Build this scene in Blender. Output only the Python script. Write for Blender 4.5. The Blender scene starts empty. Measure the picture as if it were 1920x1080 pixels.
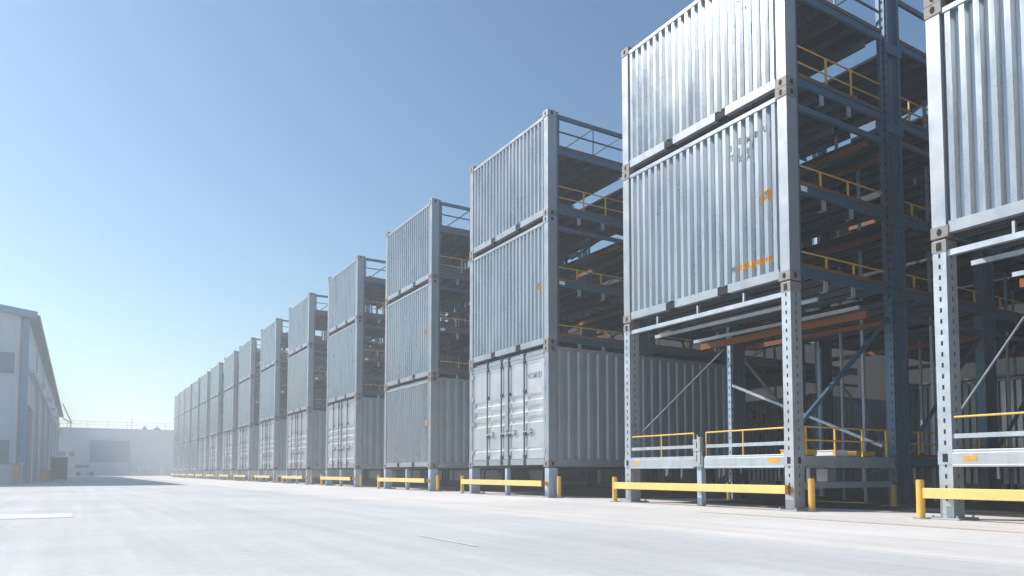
import bpy, math, random
from mathutils import Vector, Euler
R = math.radians
random.seed(7)
sc = bpy.context.scene
C = sc.collection

# ------------------------------------------------------------------ camera model
F = 1351.0; TH = R(31.1); CT, ST = math.cos(TH), math.sin(TH); CAMZ = 0.57; PITCH = 3.0
def xat(px, Y):                      # world X of picture column px at depth Y
    r = (px - 960) / F
    return Y * (ST + r * CT) / (CT - r * ST)
cam = bpy.data.cameras.new('camera'); camo = bpy.data.objects.new('camera', cam); C.objects.link(camo)
cam.sensor_width = 36; cam.lens = 36 * F / 1920
cam.shift_y = 274 / 1920
cam.clip_start = 0.05; cam.clip_end = 3000
camo.location = (0, 0, CAMZ); camo.rotation_euler = (R(90 + PITCH), 0, -TH)
sc.camera = camo

# ------------------------------------------------------------------ materials
def mat(name, col, rough=0.6, metal=0.0, var=0.12, scale=2.0, bump=0.0, bscale=20, streak=0.0, dirt=None, dirt_amt=0.0, stretch=(1,1,1), rvar=0.15, spec=0.5):
    m = bpy.data.materials.new(name); m.use_nodes = True
    nt = m.node_tree; N = nt.nodes; L = nt.links
    b = N['Principled BSDF']
    b.inputs['Roughness'].default_value = rough; b.inputs['Metallic'].default_value = metal
    b.inputs['Specular IOR Level'].default_value = spec
    tc = N.new('ShaderNodeTexCoord'); oi = N.new('ShaderNodeObjectInfo')
    add = N.new('ShaderNodeVectorMath'); add.operation = 'ADD'
    mul = N.new('ShaderNodeVectorMath'); mul.operation = 'SCALE'; mul.inputs['Scale'].default_value = 37.0
    cmb = N.new('ShaderNodeCombineXYZ')
    for k in range(3): L.new(oi.outputs['Random'], cmb.inputs[k])
    L.new(cmb.outputs[0], mul.inputs[0]); L.new(tc.outputs['Object'], add.inputs[0]); L.new(mul.outputs[0], add.inputs[1])
    mp = N.new('ShaderNodeMapping'); mp.inputs['Scale'].default_value = stretch
    L.new(add.outputs[0], mp.inputs[0])
    n1 = N.new('ShaderNodeTexNoise'); n1.inputs['Scale'].default_value = scale; n1.inputs['Detail'].default_value = 6; n1.inputs['Roughness'].default_value = 0.6
    L.new(mp.outputs[0], n1.inputs['Vector'])
    mr = N.new('ShaderNodeMapRange'); mr.inputs['From Min'].default_value = 0.3; mr.inputs['From Max'].default_value = 0.7
    mr.inputs['To Min'].default_value = 1 - var; mr.inputs['To Max'].default_value = 1 + var
    L.new(n1.outputs['Fac'], mr.inputs['Value'])
    vm = N.new('ShaderNodeVectorMath'); vm.operation = 'SCALE'; vm.inputs[0].default_value = col
    L.new(mr.outputs[0], vm.inputs['Scale'])
    out = vm.outputs[0]
    if streak:
        mp2 = N.new('ShaderNodeMapping'); mp2.inputs['Scale'].default_value = (9, 9, 0.5)
        L.new(add.outputs[0], mp2.inputs[0])
        n2 = N.new('ShaderNodeTexNoise'); n2.inputs['Scale'].default_value = 1.6; n2.inputs['Detail'].default_value = 5
        L.new(mp2.outputs[0], n2.inputs['Vector'])
        m2 = N.new('ShaderNodeMapRange'); m2.inputs['From Min'].default_value = 0.5; m2.inputs['From Max'].default_value = 0.75
        m2.inputs['To Min'].default_value = 0; m2.inputs['To Max'].default_value = streak
        L.new(n2.outputs['Fac'], m2.inputs['Value'])
        mx = N.new('ShaderNodeMix'); mx.data_type = 'RGBA'
        L.new(m2.outputs[0], mx.inputs['Factor']); L.new(out, mx.inputs['A']); mx.inputs['B'].default_value = (0.22, 0.24, 0.27, 1)
        out = mx.outputs['Result']
    if dirt:
        n3 = N.new('ShaderNodeTexNoise'); n3.inputs['Scale'].default_value = 3.3; n3.inputs['Detail'].default_value = 9; n3.inputs['Roughness'].default_value = 0.75
        L.new(add.outputs[0], n3.inputs['Vector'])
        m3 = N.new('ShaderNodeMapRange'); m3.inputs['From Min'].default_value = 0.66 - dirt_amt; m3.inputs['From Max'].default_value = 0.72 - dirt_amt
        L.new(n3.outputs['Fac'], m3.inputs['Value'])
        mx = N.new('ShaderNodeMix'); mx.data_type = 'RGBA'
        L.new(m3.outputs[0], mx.inputs['Factor']); L.new(out, mx.inputs['A']); mx.inputs['B'].default_value = (*dirt, 1)
        out = mx.outputs['Result']
    L.new(out, b.inputs['Base Color'])
    mr2 = N.new('ShaderNodeMapRange'); mr2.inputs['From Min'].default_value = 0.3; mr2.inputs['From Max'].default_value = 0.7
    mr2.inputs['To Min'].default_value = max(0.05, rough - rvar * rough); mr2.inputs['To Max'].default_value = min(1, rough + rvar * rough)
    L.new(n1.outputs['Fac'], mr2.inputs['Value']); L.new(mr2.outputs[0], b.inputs['Roughness'])
    if bump:
        nb = N.new('ShaderNodeTexNoise'); nb.inputs['Scale'].default_value = bscale; nb.inputs['Detail'].default_value = 3
        L.new(mp.outputs[0], nb.inputs['Vector'])
        bp = N.new('ShaderNodeBump'); bp.inputs['Strength'].default_value = bump; bp.inputs['Distance'].default_value = 0.02
        L.new(nb.outputs['Fac'], bp.inputs['Height']); L.new(bp.outputs[0], b.inputs['Normal'])
    return m

M = {}
M['silver'] = mat('silver_container_paint', (0.385, 0.415, 0.44), 0.30, 0.72, 0.10, 1.5, bump=0.4, bscale=2.6, streak=0.55, stretch=(1, 1, 0.35), rvar=0.25, dirt=(0.35, 0.30, 0.26), dirt_amt=-0.03)
M['frame'] = mat('container_frame_paint', (0.33, 0.36, 0.39), 0.42, 0.4, 0.12, 3, streak=0.2, dirt=(0.24, 0.13, 0.08), dirt_amt=-0.02)
M['side'] = mat('grey_container_paint', (0.33, 0.36, 0.39), 0.5, 0.3, 0.12, 2, streak=0.25)
M['door'] = mat('grey_door_paint', (0.62, 0.64, 0.66), 0.32, 0.55, 0.08, 2, bump=0.3, bscale=3, streak=0.15)
M['cast'] = mat('rusty_casting', (0.25, 0.23, 0.22), 0.7, 0.3, 0.25, 8, dirt=(0.20, 0.08, 0.03), dirt_amt=0.10)
M['steel'] = mat('blue_grey_rack_steel', (0.055, 0.12, 0.18), 0.42, 0.3, 0.15, 3, streak=0.2, dirt=(0.25, 0.12, 0.07), dirt_amt=-0.06)
M['galv'] = mat('galvanised_steel', (0.44, 0.47, 0.50), 0.42, 0.45, 0.12, 4, streak=0.2)
M['leg'] = mat('pale_blue_leg_paint', (0.40, 0.48, 0.58), 0.5, 0.1, 0.1, 4, streak=0.15)
M['orange'] = mat('orange_paint', (0.20, 0.06, 0.012), 0.6, 0.1, 0.25, 6, dirt=(0.12, 0.06, 0.04), dirt_amt=0.0)
M['yellow'] = mat('yellow_safety_paint', (0.72, 0.42, 0.07), 0.5, 0.0, 0.10, 5, dirt=(0.25, 0.17, 0.08), dirt_amt=-0.05)
M['paleyellow'] = mat('hazed_yellow_paint', (0.80, 0.55, 0.18), 0.5, 0.0, 0.10, 5, dirt=(0.30, 0.22, 0.12), dirt_amt=-0.01)  # yellow lightened to carry the white haze low over the barriers
M['dark'] = mat('painted_recess_shade', (0.012, 0.012, 0.014), 0.9, 0, 0.1, 3)  # near-black colour puts shade into slots, holes, pockets and gaps
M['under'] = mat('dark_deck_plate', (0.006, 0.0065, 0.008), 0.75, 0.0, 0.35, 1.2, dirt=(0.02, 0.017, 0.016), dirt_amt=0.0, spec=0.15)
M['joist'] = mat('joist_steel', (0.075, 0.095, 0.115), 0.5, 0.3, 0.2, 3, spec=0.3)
M['rust'] = mat('rusty_scrap', (0.34, 0.12, 0.06), 0.8, 0.2, 0.4, 9)
M['black'] = mat('faded_black_lettering', (0.12, 0.13, 0.16), 0.7, 0, 0.5, 12)
M['greyletter'] = mat('worn_grey_lettering', (0.25, 0.27, 0.29), 0.7, 0, 0.4, 12)
M['white'] = mat('white_marking', (0.8, 0.8, 0.78), 0.6, 0, 0.08, 3)
M['sticker'] = mat('amber_sticker', (0.62, 0.33, 0.04), 0.5, 0, 0.2, 12, dirt=(0.12, 0.08, 0.04), dirt_amt=0.03)
M['bluebox'] = mat('blue_plastic', (0.05, 0.13, 0.27), 0.45, 0, 0.15, 4)
M['cable'] = mat('black_rubber', (0.03, 0.03, 0.035), 0.6)

def ground_mat(name, col, jointx, jointy, patch, bump=0.15):
    m = bpy.data.materials.new(name); m.use_nodes = True
    nt = m.node_tree; N = nt.nodes; L = nt.links; b = N['Principled BSDF']; b.inputs['Roughness'].default_value = 0.85
    tc = N.new('ShaderNodeTexCoord')
    acc = None
    val = None
    def noise(s, d, lo, hi, st=(1,1,1), r=0.6):
        mp = N.new('ShaderNodeMapping'); mp.inputs['Scale'].default_value = st; L.new(tc.outputs['Object'], mp.inputs[0])
        n = N.new('ShaderNodeTexNoise'); n.inputs['Scale'].default_value = s; n.inputs['Detail'].default_value = d; n.inputs['Roughness'].default_value = r
        L.new(mp.outputs[0], n.inputs['Vector'])
        q = N.new('ShaderNodeMapRange'); q.inputs['From Min'].default_value = 0.3; q.inputs['From Max'].default_value = 0.7
        q.inputs['To Min'].default_value = lo; q.inputs['To Max'].default_value = hi
        L.new(n.outputs['Fac'], q.inputs['Value']); return q.outputs[0], n
    a, _ = noise(0.35, 5, 1 - patch, 1 + patch)
    c, nf = noise(9, 8, 0.93, 1.07, r=0.7)
    t, _ = noise(1.2, 4, 0.89, 1.07, (3.0, 0.10, 1))          # tyre-track streaks along the yard
    def mulv(x, y):
        k = N.new('ShaderNodeMath'); k.operation = 'MULTIPLY'; L.new(x, k.inputs[0]); L.new(y, k.inputs[1]); return k.outputs[0]
    v = mulv(mulv(a, c), t)
    sep = N.new('ShaderNodeSeparateXYZ'); L.new(tc.outputs['Object'], sep.inputs[0])
    for axis, pitch in ((0, jointx), (1, jointy)):
        if not pitch: continue
        d = N.new('ShaderNodeMath'); d.operation = 'DIVIDE'; L.new(sep.outputs[axis], d.inputs[0]); d.inputs[1].default_value = pitch
        f = N.new('ShaderNodeMath'); f.operation = 'FRACT'; L.new(d.outputs[0], f.inputs[0])
        g = N.new('ShaderNodeMath'); g.operation = 'LESS_THAN'; L.new(f.outputs[0], g.inputs[0]); g.inputs[1].default_value = 0.012 / pitch
        q = N.new('ShaderNodeMapRange'); L.new(g.outputs[0], q.inputs['Value']); q.inputs['To Min'].default_value = 1; q.inputs['To Max'].default_value = 0.62
        v = mulv(v, q.outputs[0])
    vm = N.new('ShaderNodeVectorMath'); vm.operation = 'SCALE'; vm.inputs[0].default_value = col; L.new(v, vm.inputs['Scale'])
    L.new(vm.outputs[0], b.inputs['Base Color'])
    bp = N.new('ShaderNodeBump'); bp.inputs['Strength'].default_value = bump; bp.inputs['Distance'].default_value = 0.01
    L.new(nf.outputs['Fac'], bp.inputs['Height']); L.new(bp.outputs[0], b.inputs['Normal'])
    return m
M['apron'] = ground_mat('pale_concrete', (0.62, 0.59, 0.57), 5.0, 6.0, 0.10)
M['road'] = ground_mat('worn_asphalt_with_shade', (0.52, 0.52, 0.515), 0, 7.5, 0.11)  # road tone darkened to carry the shade lying over it
M['shadeblack'] = mat('dark_shade_sheet', (0.03, 0.031, 0.034), 0.85, 0, 0.15, 1)  # near-black tone for the added shade floor and light-blocking wall
M['clad'] = mat('grey_wall_cladding', (0.42, 0.47, 0.52), 0.55, 0.2, 0.05, 0.8, streak=0.08)
M['clad2'] = mat('pale_wall_cladding', (0.50, 0.52, 0.55), 0.6, 0.1, 0.05, 0.6, streak=0.08)
M['trim'] = mat('blue_trim', (0.05, 0.20, 0.33), 0.45, 0.1, 0.08, 2)
M['glass'] = mat('dark_window_glass', (0.05, 0.09, 0.12), 0.15, 0, 0.1, 1, spec=0.8)
M['shutter'] = mat('slate_roller_door', (0.10, 0.16, 0.20), 0.5, 0.1, 0.06, 1)
M['brown'] = mat('dark_opening_door', (0.10, 0.075, 0.07), 0.7, 0, 0.1, 2)
M['wood'] = mat('pallet_wood', (0.32, 0.24, 0.17), 0.8, 0, 0.25, 4)
M['navy'] = mat('dark_blue_sheet_steel', (0.06, 0.075, 0.13), 0.5, 0.2, 0.1, 2)
M['ochre'] = mat('ochre_panel', (0.50, 0.31, 0.10), 0.6, 0, 0.12, 2)

# ------------------------------------------------------------------ mesh helpers
class MB:
    def __init__(s): s.v = []; s.f = []; s.m = []
    def quad(s, pts, m=0):
        n = len(s.v); s.v += [tuple(p) for p in pts]; s.f.append(tuple(range(n, n + len(pts)))); s.m.append(m)
    def box(s, x0, x1, y0, y1, z0, z1, m=0):
        n = len(s.v)
        s.v += [(x0,y0,z0),(x1,y0,z0),(x1,y1,z0),(x0,y1,z0),(x0,y0,z1),(x1,y0,z1),(x1,y1,z1),(x0,y1,z1)]
        for f in ((0,3,2,1),(4,5,6,7),(0,1,5,4),(1,2,6,5),(2,3,7,6),(3,0,4,7)):
            s.f.append(tuple(n + k for k in f)); s.m.append(m)
        return s
    def bar(s, a, b, w, h=None, m=0):              # rectangular bar from a to b
        h = h or w; a = Vector(a); b = Vector(b); d = (b - a).normalized()
        up = Vector((0,0,1)) if abs(d.z) < 0.95 else Vector((1,0,0))
        u = d.cross(up).normalized() * (w/2); t = u.cross(d).normalized() * (h/2)
        n = len(s.v)
        for p in (a, b):
            for q in (-u - t, u - t, u + t, -u + t): s.v.append(tuple(p + q))
        for f in ((3,2,1,0),(4,5,6,7),(0,1,5,4),(1,2,6,5),(2,3,7,6),(3,0,4,7)):
            s.f.append(tuple(n + k for k in f)); s.m.append(m)
        return s
    def tube(s, a, b, r, seg=8, m=0):
        a = Vector(a); b = Vector(b); d = (b - a).normalized()
        up = Vector((0,0,1)) if abs(d.z) < 0.95 else Vector((1,0,0))
        u = d.cross(up).normalized(); t = u.cross(d).normalized(); n = len(s.v)
        for p in (a, b):
            for k in range(seg):
                g = 2 * math.pi * k / seg; s.v.append(tuple(p + r * (math.cos(g) * u + math.sin(g) * t)))
        for k in range(seg):
            j = (k + 1) % seg; s.f.append((n + k, n + seg + k, n + seg + j, n + j)); s.m.append(m)
        s.f.append(tuple(n + k for k in range(seg))); s.m.append(m)
        s.f.append(tuple(n + seg + k for k in reversed(range(seg)))); s.m.append(m)
        return s
    def prism(s, poly, z0, z1, m=0):                # poly: ccw (x, y)
        n = len(s.v); k = len(poly)
        s.v += [(x, y, z0) for x, y in poly] + [(x, y, z1) for x, y in poly]
        for i in range(k):
            j = (i + 1) % k; s.f.append((n + i, n + j, n + k + j, n + k + i)); s.m.append(m)
        s.f.append(tuple(n + i for i in reversed(range(k)))); s.m.append(m)
        s.f.append(tuple(n + k + i for i in range(k))); s.m.append(m)
        return s
    def build(s, name, mats, parent=None, bevel=0.0, loc=None):
        me = bpy.data.meshes.new(name); me.from_pydata(s.v, [], s.f)
        if not isinstance(mats, (list, tuple)): mats = [mats]
        for k in mats: me.materials.append(k)
        me.polygons.foreach_set('material_index', s.m); me.update()
        o = bpy.data.objects.new(name, me); C.objects.link(o)
        if parent: o.parent = parent
        if loc: o.location = loc
        if bevel:
            b = o.modifiers.new('bevel', 'BEVEL'); b.width = bevel; b.segments = 2; b.limit_method = 'ANGLE'
        return o
def tag(o, label=None, cat=None, group=None, kind=None):
    if label: o['label'] = label
    if cat: o['category'] = cat
    if group: o['group'] = group
    if kind: o['kind'] = kind
    return o
def empty(name, loc=(0,0,0), rz=0):
    o = bpy.data.objects.new(name, None); C.objects.link(o); o.location = loc; o.rotation_euler = (0,0,rz); o.empty_display_size = 0.1; return o
def copy_tree(o, parent=None):
    kids = [c for c in bpy.data.objects if c.parent == o] if False else list(o.children)
    c = o.copy(); C.objects.link(c); c.parent = parent
    for ch in kids: copy_tree(ch, c)
    return c

def corr_y(mb, y0, y1, z0, z1, x_out, depth, n, back, ridge=0.40, m=0):
    """corrugated sheet facing -X: n ridges between y0 and y1, flat back at x=back"""
    p = (y1 - y0) / n; sl = 0.17 * p; rg = ridge * p
    pts = []
    for k in range(n):
        a = y0 + k * p; v = p - rg - 2 * sl
        pts += [(x_out + depth, a), (x_out + depth, a + v/2), (x_out, a + v/2 + sl), (x_out, a + v/2 + sl + rg), (x_out + depth, a + v/2 + 2*sl + rg)]
    pts.append((x_out + depth, y1))
    for (xa, ya), (xb, yb) in zip(pts[:-1], pts[1:]):
        if ya == yb and xa == xb: continue
        mb.quad([(xa, ya, z0), (xa, ya, z1), (xb, yb, z1), (xb, yb, z0)], m)
    mb.quad([(back, y0, z0), (back, y1, z0), (back, y1, z1), (back, y0, z1)], m)
    for z in (z0, z1): mb.quad([(x_out+depth, y0, z), (back, y0, z), (back, y1, z), (x_out+depth, y1, z)], m)
    for y in (y0, y1): mb.quad([(x_out+depth, y, z0), (back, y, z0), (back, y, z1), (x_out+depth, y, z1)], m)
def corr_x(mb, x0, x1, z0, z1, y_out, depth, n, sgn, m=0, ridge=0.42):
    """corrugated side sheet along X; outward direction sgn*Y, valleys inset by depth"""
    p = (x1 - x0) / n; sl = 0.13 * p; rg = ridge * p; yi = y_out - sgn * depth
    pts = []
    for k in range(n):
        a = x0 + k * p; v = p - rg - 2 * sl
        pts += [(a, yi), (a + v/2, yi), (a + v/2 + sl, y_out), (a + v/2 + sl + rg, y_out), (a + v/2 + 2*sl + rg, yi)]
    pts.append((x1, yi))
    for (xa, ya), (xb, yb) in zip(pts[:-1], pts[1:]):
        mb.quad([(xa, ya, z0), (xb, yb, z0), (xb, yb, z1), (xa, ya, z1)], m)
    yb = yi - sgn * 0.01
    mb.quad([(x0, yb, z0), (x0, yb, z1), (x1, yb, z1), (x1, yb, z0)], m)

def lettering(chars, size, mats, parent, name, ydir=-1, x=-0.004):
    """chars: list of (text, y, z); letters face -X and read from far (+Y) to near (-Y)"""
    vs, fs = [], []
    for t, y, z in chars:
        cu = bpy.data.curves.new('glyph', 'FONT'); cu.body = t; cu.size = size; cu.extrude = 0.0015; cu.resolution_u = 2; cu.offset = 0.004
        tmp = bpy.data.objects.new('glyph', cu); C.objects.link(tmp)
        me = bpy.data.meshes.new_from_object(tmp)
        n = len(vs)
        for v in me.vertices: vs.append((x - v.co.z, y - v.co.x * 0.75, z + v.co.y))
        for p in me.polygons: fs.append(tuple(n + k for k in p.vertices))
        bpy.data.objects.remove(tmp); bpy.data.curves.remove(cu); bpy.data.meshes.remove(me)
    me = bpy.data.meshes.new(name); me.from_pydata(vs, [], fs); me.materials.append(mats); me.update()
    o = bpy.data.objects.new(name, me); C.objects.link(o); o.parent = parent
    return o

W = 3.80                                            # width of a container front (along Y)
NR = 21                                             # ridges across the front
PW, PD = 0.17, 0.24                                 # corner post width (Y) and depth (X)
# ------------------------------------------------------------------ container pieces
def castings(t, xs, H, rust=()):
    k = 0
    for x0 in xs:
        for y0 in (0, W - 0.2):
            for z0, z1 in ((0, 0.15), (H - 0.15, H)):
                mb = MB(); xa, xb = (-0.012, 0.23) if x0 == 0 else (x0 - 0.23, x0)
                ya, yb = (-0.012, 0.2) if y0 == 0 else (y0, W + 0.012)
                mb.box(xa, xb, ya, yb, z0 + (0.003 if z0 == 0 else 0), z1)
                zc = (z0 + z1) / 2; yc = (ya + yb) / 2; xc = (xa + xb) / 2
                def oval(fn):
                    pts = []
                    for q in range(10):
                        g = 2 * math.pi * q / 10; pts.append(fn(0.030 * math.cos(g), 0.047 * math.sin(g)))
                    return pts
                if x0 == 0: mb.quad(oval(lambda u, v: (xa - 0.002, yc - u, zc + v)), 1)
                yo = ya - 0.002 if y0 == 0 else yb + 0.002
                mb.quad(oval(lambda u, v: (xc + (u if y0 == 0 else -u) * 1.3, yo, zc + v)), 1)
                mb.build('corner_casting', [M['cast'] if k not in rust else M['frame'], M['dark']], t, bevel=0.006)
                k += 1
def rails_front(t, H, pockets=True):
    z0, z1 = 0.05, 0.19
    mb = MB()
    segs = [(0.2, 1.20), (1.42, 2.42), (2.64, W - 0.2)] if pockets else [(0.2, W - 0.2)]
    for a, b in segs: mb.box(0.004, 0.05, a, b, z0, z1); mb.box(0.05, 0.12, a, b, z0, z0 + 0.02)
    if pockets:
        pass
    mb.build('bottom_rail', M['frame'], t)
    if pockets:
        for a in (1.20, 2.42): MB().box(0.015, 0.30, a, a + 0.22, z0 + 0.005, z1 - 0.027).build('forklift_pocket_shade', M['dark'], t)
    mb = MB(); mb.box(0.0, 0.07, 0.2, W - 0.2, H - 0.17, H - 0.10)
    mb.build('top_rail', M['frame'], t, bevel=0.006)
def guard(t, y, x0, x1, z, hs, posts, m='yellow', r=0.013):
    mb = MB()
    for h in hs: mb.tube((x0, y, z + h), (x1, y, z + h), r, 6)
    for x in posts: mb.box(x - 0.016, x + 0.016, y - 0.012, y + 0.012, z, z + max(hs))
    mb.build('guardrail', M[m], t)
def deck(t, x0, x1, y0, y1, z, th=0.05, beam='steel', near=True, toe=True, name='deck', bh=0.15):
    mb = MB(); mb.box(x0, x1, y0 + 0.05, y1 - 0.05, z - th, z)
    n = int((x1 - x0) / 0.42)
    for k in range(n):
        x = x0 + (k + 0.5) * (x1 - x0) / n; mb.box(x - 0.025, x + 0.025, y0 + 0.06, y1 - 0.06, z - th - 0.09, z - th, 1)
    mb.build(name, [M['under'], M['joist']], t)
    for y in (y0, y1 - 0.05):
        mb = MB(); zb = z - bh + 0.01                 # channel section
        yy = y + 0.05
        mb.box(x0, x1, y + 0.018, y + 0.032, zb + 0.014, z - 0.004)
        mb.box(x0, x1, y, yy - 0.002, zb, zb + 0.014); mb.box(x0, x1, y, yy - 0.002, z - 0.004, z + 0.010)
        mb.build('deck_beam', M[beam], t)
    if toe:
        MB().box(x0, x1, y0 + 0.006, y0 + 0.016, z + 0.012, z + 0.062).build('toe_board', M['orange'], t)

def post(t, x0, x1, y0, y1, z0, z1, m, name='corner_post', slots=False, bev=0.008, pit=0.135):
    mb = MB(); mb.box(x0, x1, y0, y1, z0, z1)
    if slots:
        yc = (y0 + y1) / 2; xc = (x0 + x1) / 2; z = z0 + 0.2
        while z < z1 - 0.12:
            mb.box(x0 - 0.0025, x0 + 0.004, yc - 0.011, yc + 0.011, z, z + 0.055, 1)
            mb.box(xc - 0.008, xc + 0.008, y0 - 0.0025, y0 + 0.004, z, z + 0.055, 1)
            z += pit
    return mb.build(name, [m, M['dark']], t, bevel=0)

BD = 2.55                                           # depth of an open-sided container
def open_container(H, top, variant):
    t = empty('open_sided_container')
    xw = 0.03
    mb = MB(); corr_y(mb, PW + 0.005, W - PW - 0.005, 0.19, H - 0.172, 0.012, 0.066, NR, 0.10)
    mb.build('corrugated_front', M['silver'], t)
    for y in (0, W - PW):
        post(t, 0, PD, y + 0.001, y + PW - 0.001, 0.15, H - 0.15, M['frame'], bev=0.01)
        MB().box(PD + 0.003, PD + 0.06, y + 0.02 if y == 0 else y + 0.10, y + 0.07 if y == 0 else y + 0.15, 0.0, H).build('inner_post', M['steel'], t)
    MB().box(0.10, 0.12, PW, W - PW, H - 0.17, H - 0.02).build('top_gap_shade', M['dark'], t); MB().box(0.10, 0.12, PW, W - PW, 0.0, 0.18).build('bottom_gap_shade', M['dark'], t)  # black boards paint the shade between stacked containers
    castings(t, (0,), H, rust=() if variant else (1, 4))
    rails_front(t, H)
    x0, x1 = PD + 0.06, BD
    # decks and beams of the open side
    if not top:
        deck(t, x0, x1, 0.02, W - 0.02, 0.24)
        guard(t, 0.06, x0, x1, 0.25, (0.24,) , (0.95, 1.65))
        deck(t, x0, x1, 0.02, W - 0.02, 1.52)
        guard(t, 0.06, x0, x1, 1.53, (0.30,), (0.85, 1.55))
        MB().box(x0 + 0.02, x0 + 0.17, 0.0175, 0.021, 1.42, 1.50).build('white_plate', M['white'], t)
        zt = 2.76
    else:
        deck(t, x0, x1, 0.02, W - 0.02, 0.24)
        guard(t, 0.06, x0, x1, 0.25, (0.24, 0.50), (1.05, 1.7))
        deck(t, x0, x1, 0.02, W - 0.02, 1.64)
        zt = H - 0.06
    mb = MB(); mb.bar((x0, 0.06, zt - 0.03), (x1, 0.06, zt - 0.03), 0.06, 0.09); mb.build('top_side_beam', M['steel'], t)
    mb = MB(); mb.bar((x0, W - 0.06, zt - 0.03), (x1, W - 0.06, zt - 0.03), 0.06, 0.09); mb.build('top_side_beam', M['steel'], t)
    if top:
        mb = MB()
        mb.tube((x0, 0.08, H - 0.42), (x1, 0.08, H - 0.42), 0.02, 6)
        mb.tube((x0 + 0.05, 0.08, 1.70), (x0 + 0.05, 0.08, H - 0.07), 0.02, 6)
        mb.tube((1.35, 0.08, 1.70), (1.35, 0.08, H - 0.07), 0.018, 6)
        mb.bar((0.6, W - 0.1, 1.72), (1.35, 0.08, H - 0.10), 0.03)
        mb.bar((1.5, W - 0.1, 1.72), (2.2, 0.08, H - 0.10), 0.03)
        mb.tube((x0, W - 0.08, H - 0.42), (x1, W - 0.08, H - 0.42), 0.02, 6)
        mb.build('roof_frame', M['steel'], t)
        # hanging brackets of the roof edge
    else:
        for a, b in (((x0, 2.0), (x1, 2.72)),):
            MB().bar((a[0], W - 0.12, 1.6), (x1, W - 0.12, 2.6), 0.035).build('brace', M['steel'], t)
        MB().bar((x1, W - 0.13, 0.3), (x0 + 0.2, W - 0.13, 1.35), 0.03).build('brace', M['steel'], t)
    for z in ((0.24, 1.52) if not top else (0.24,)):
        for x in (0.85, 1.55):
            mb = MB(); mb.box(x, x + 0.09, 0.03, 0.05, z - 0.30, z - 0.145); mb.box(x + 0.01, x + 0.08, 0.03, 0.14, z - 0.305, z - 0.302); mb.build('bracket', M['galv'], t)
    # cross beams running along the stack
    for x, mm in (((1.2, 'joist'), (2.1, 'orange')) if not top else ((2.1, 'joist'),)):
        MB().box(x, x + 0.06, 0.08, W - 0.08, (zt if not top else 1.50) - 0.20, (zt if not top else 1.50) - 0.10).build('cross_beam', M[mm], t)
    for xx, yy in ((0.8, 2.6), (1.35, 1.5), (1.95, 3.2)):
        MB().box(xx, xx + 0.04, yy, yy + 0.04, 0.25, (2.7 if not top else 1.6)).build('slim_post', M['steel'], t)
    # hollow back posts
    for y in (0.03, W - 0.09):
        MB().box(BD - 0.06, BD, y, y + 0.06, 0.0, H - 0.0).build('rear_post', M['steel'], t)
    # markings
    p = (W - 2 * PW - 0.01) / NR
    def ridge(k): return PW + 0.005 + (k + 0.5) * p      # centre of ridge k counted from the near end
    xo = 0.009
    if not top:
        mb = MB(); corr_y(mb, ridge(1) - p/2, ridge(1) + p/2, 1.33, 1.50, 0.0095, 0.066, 1, 0.09); mb.build('sticker', M['sticker'], t)
        lettering([('4', ridge(1) + 0.035, 1.42), ('2', ridge(1) + 0.035, 1.35), ('5', ridge(1), 1.42), ('1', ridge(1), 1.35)], 0.085, M['black'], t, 'sticker_lettering', x=0.0065)
        if variant:
            mb = MB()
            corr_y(mb, ridge(1) - p/2, ridge(4) + p/2, 0.36, 0.46, 0.0095, 0.066, 4, 0.09)
            mb.build('amber_strip', M['sticker'], t)
            lettering([(c, ridge(k) + 0.028, 0.375) for k, c in zip((5, 4, 3, 2, 1), 'H1LU4')], 0.10, M['black'], t, 'strip_lettering', x=0.0065)
            for k_, c_, z_ in ((5, 'I', 2.36), (4, 'E', 2.42), (4, 'J', 2.26), (3, 'M', 2.38), (2, 'I', 2.40), (2, 'B', 2.40), (1, 'U', 2.42), (5, 'T', 2.20), (3, '8', 2.20), (4, 'K', 2.12), (3, 'A', 2.10), ): lettering([(c_, ridge(k_) + 0.025, z_)], 0.14, M['black'], t, 'faded_letter', x=0.009)
            MB().box(0.074, 0.0765, ridge(3) - 0.5 * p - 0.02, ridge(3) - 0.5 * p + 0.02, 1.85, 2.05).build('blue_label', M['bluebox'], t)
        else:
            pass
    elif variant:
        for c_, k_, z_ in (('H', 4, 1.78), ('L', 3, 1.78), ('D', 2, 1.78), ('6', 3, 1.60)): lettering([(c_, ridge(k_) + 0.02, z_)], 0.12, M['black'], t, 'faded_letter', x=0.009)
        MB().box(0.074, 0.0765, ridge(3) - 0.5 * p - 0.02, ridge(3) - 0.5 * p + 0.02, 1.20, 1.36).build('blue_label', M['bluebox'], t)
    return t

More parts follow.
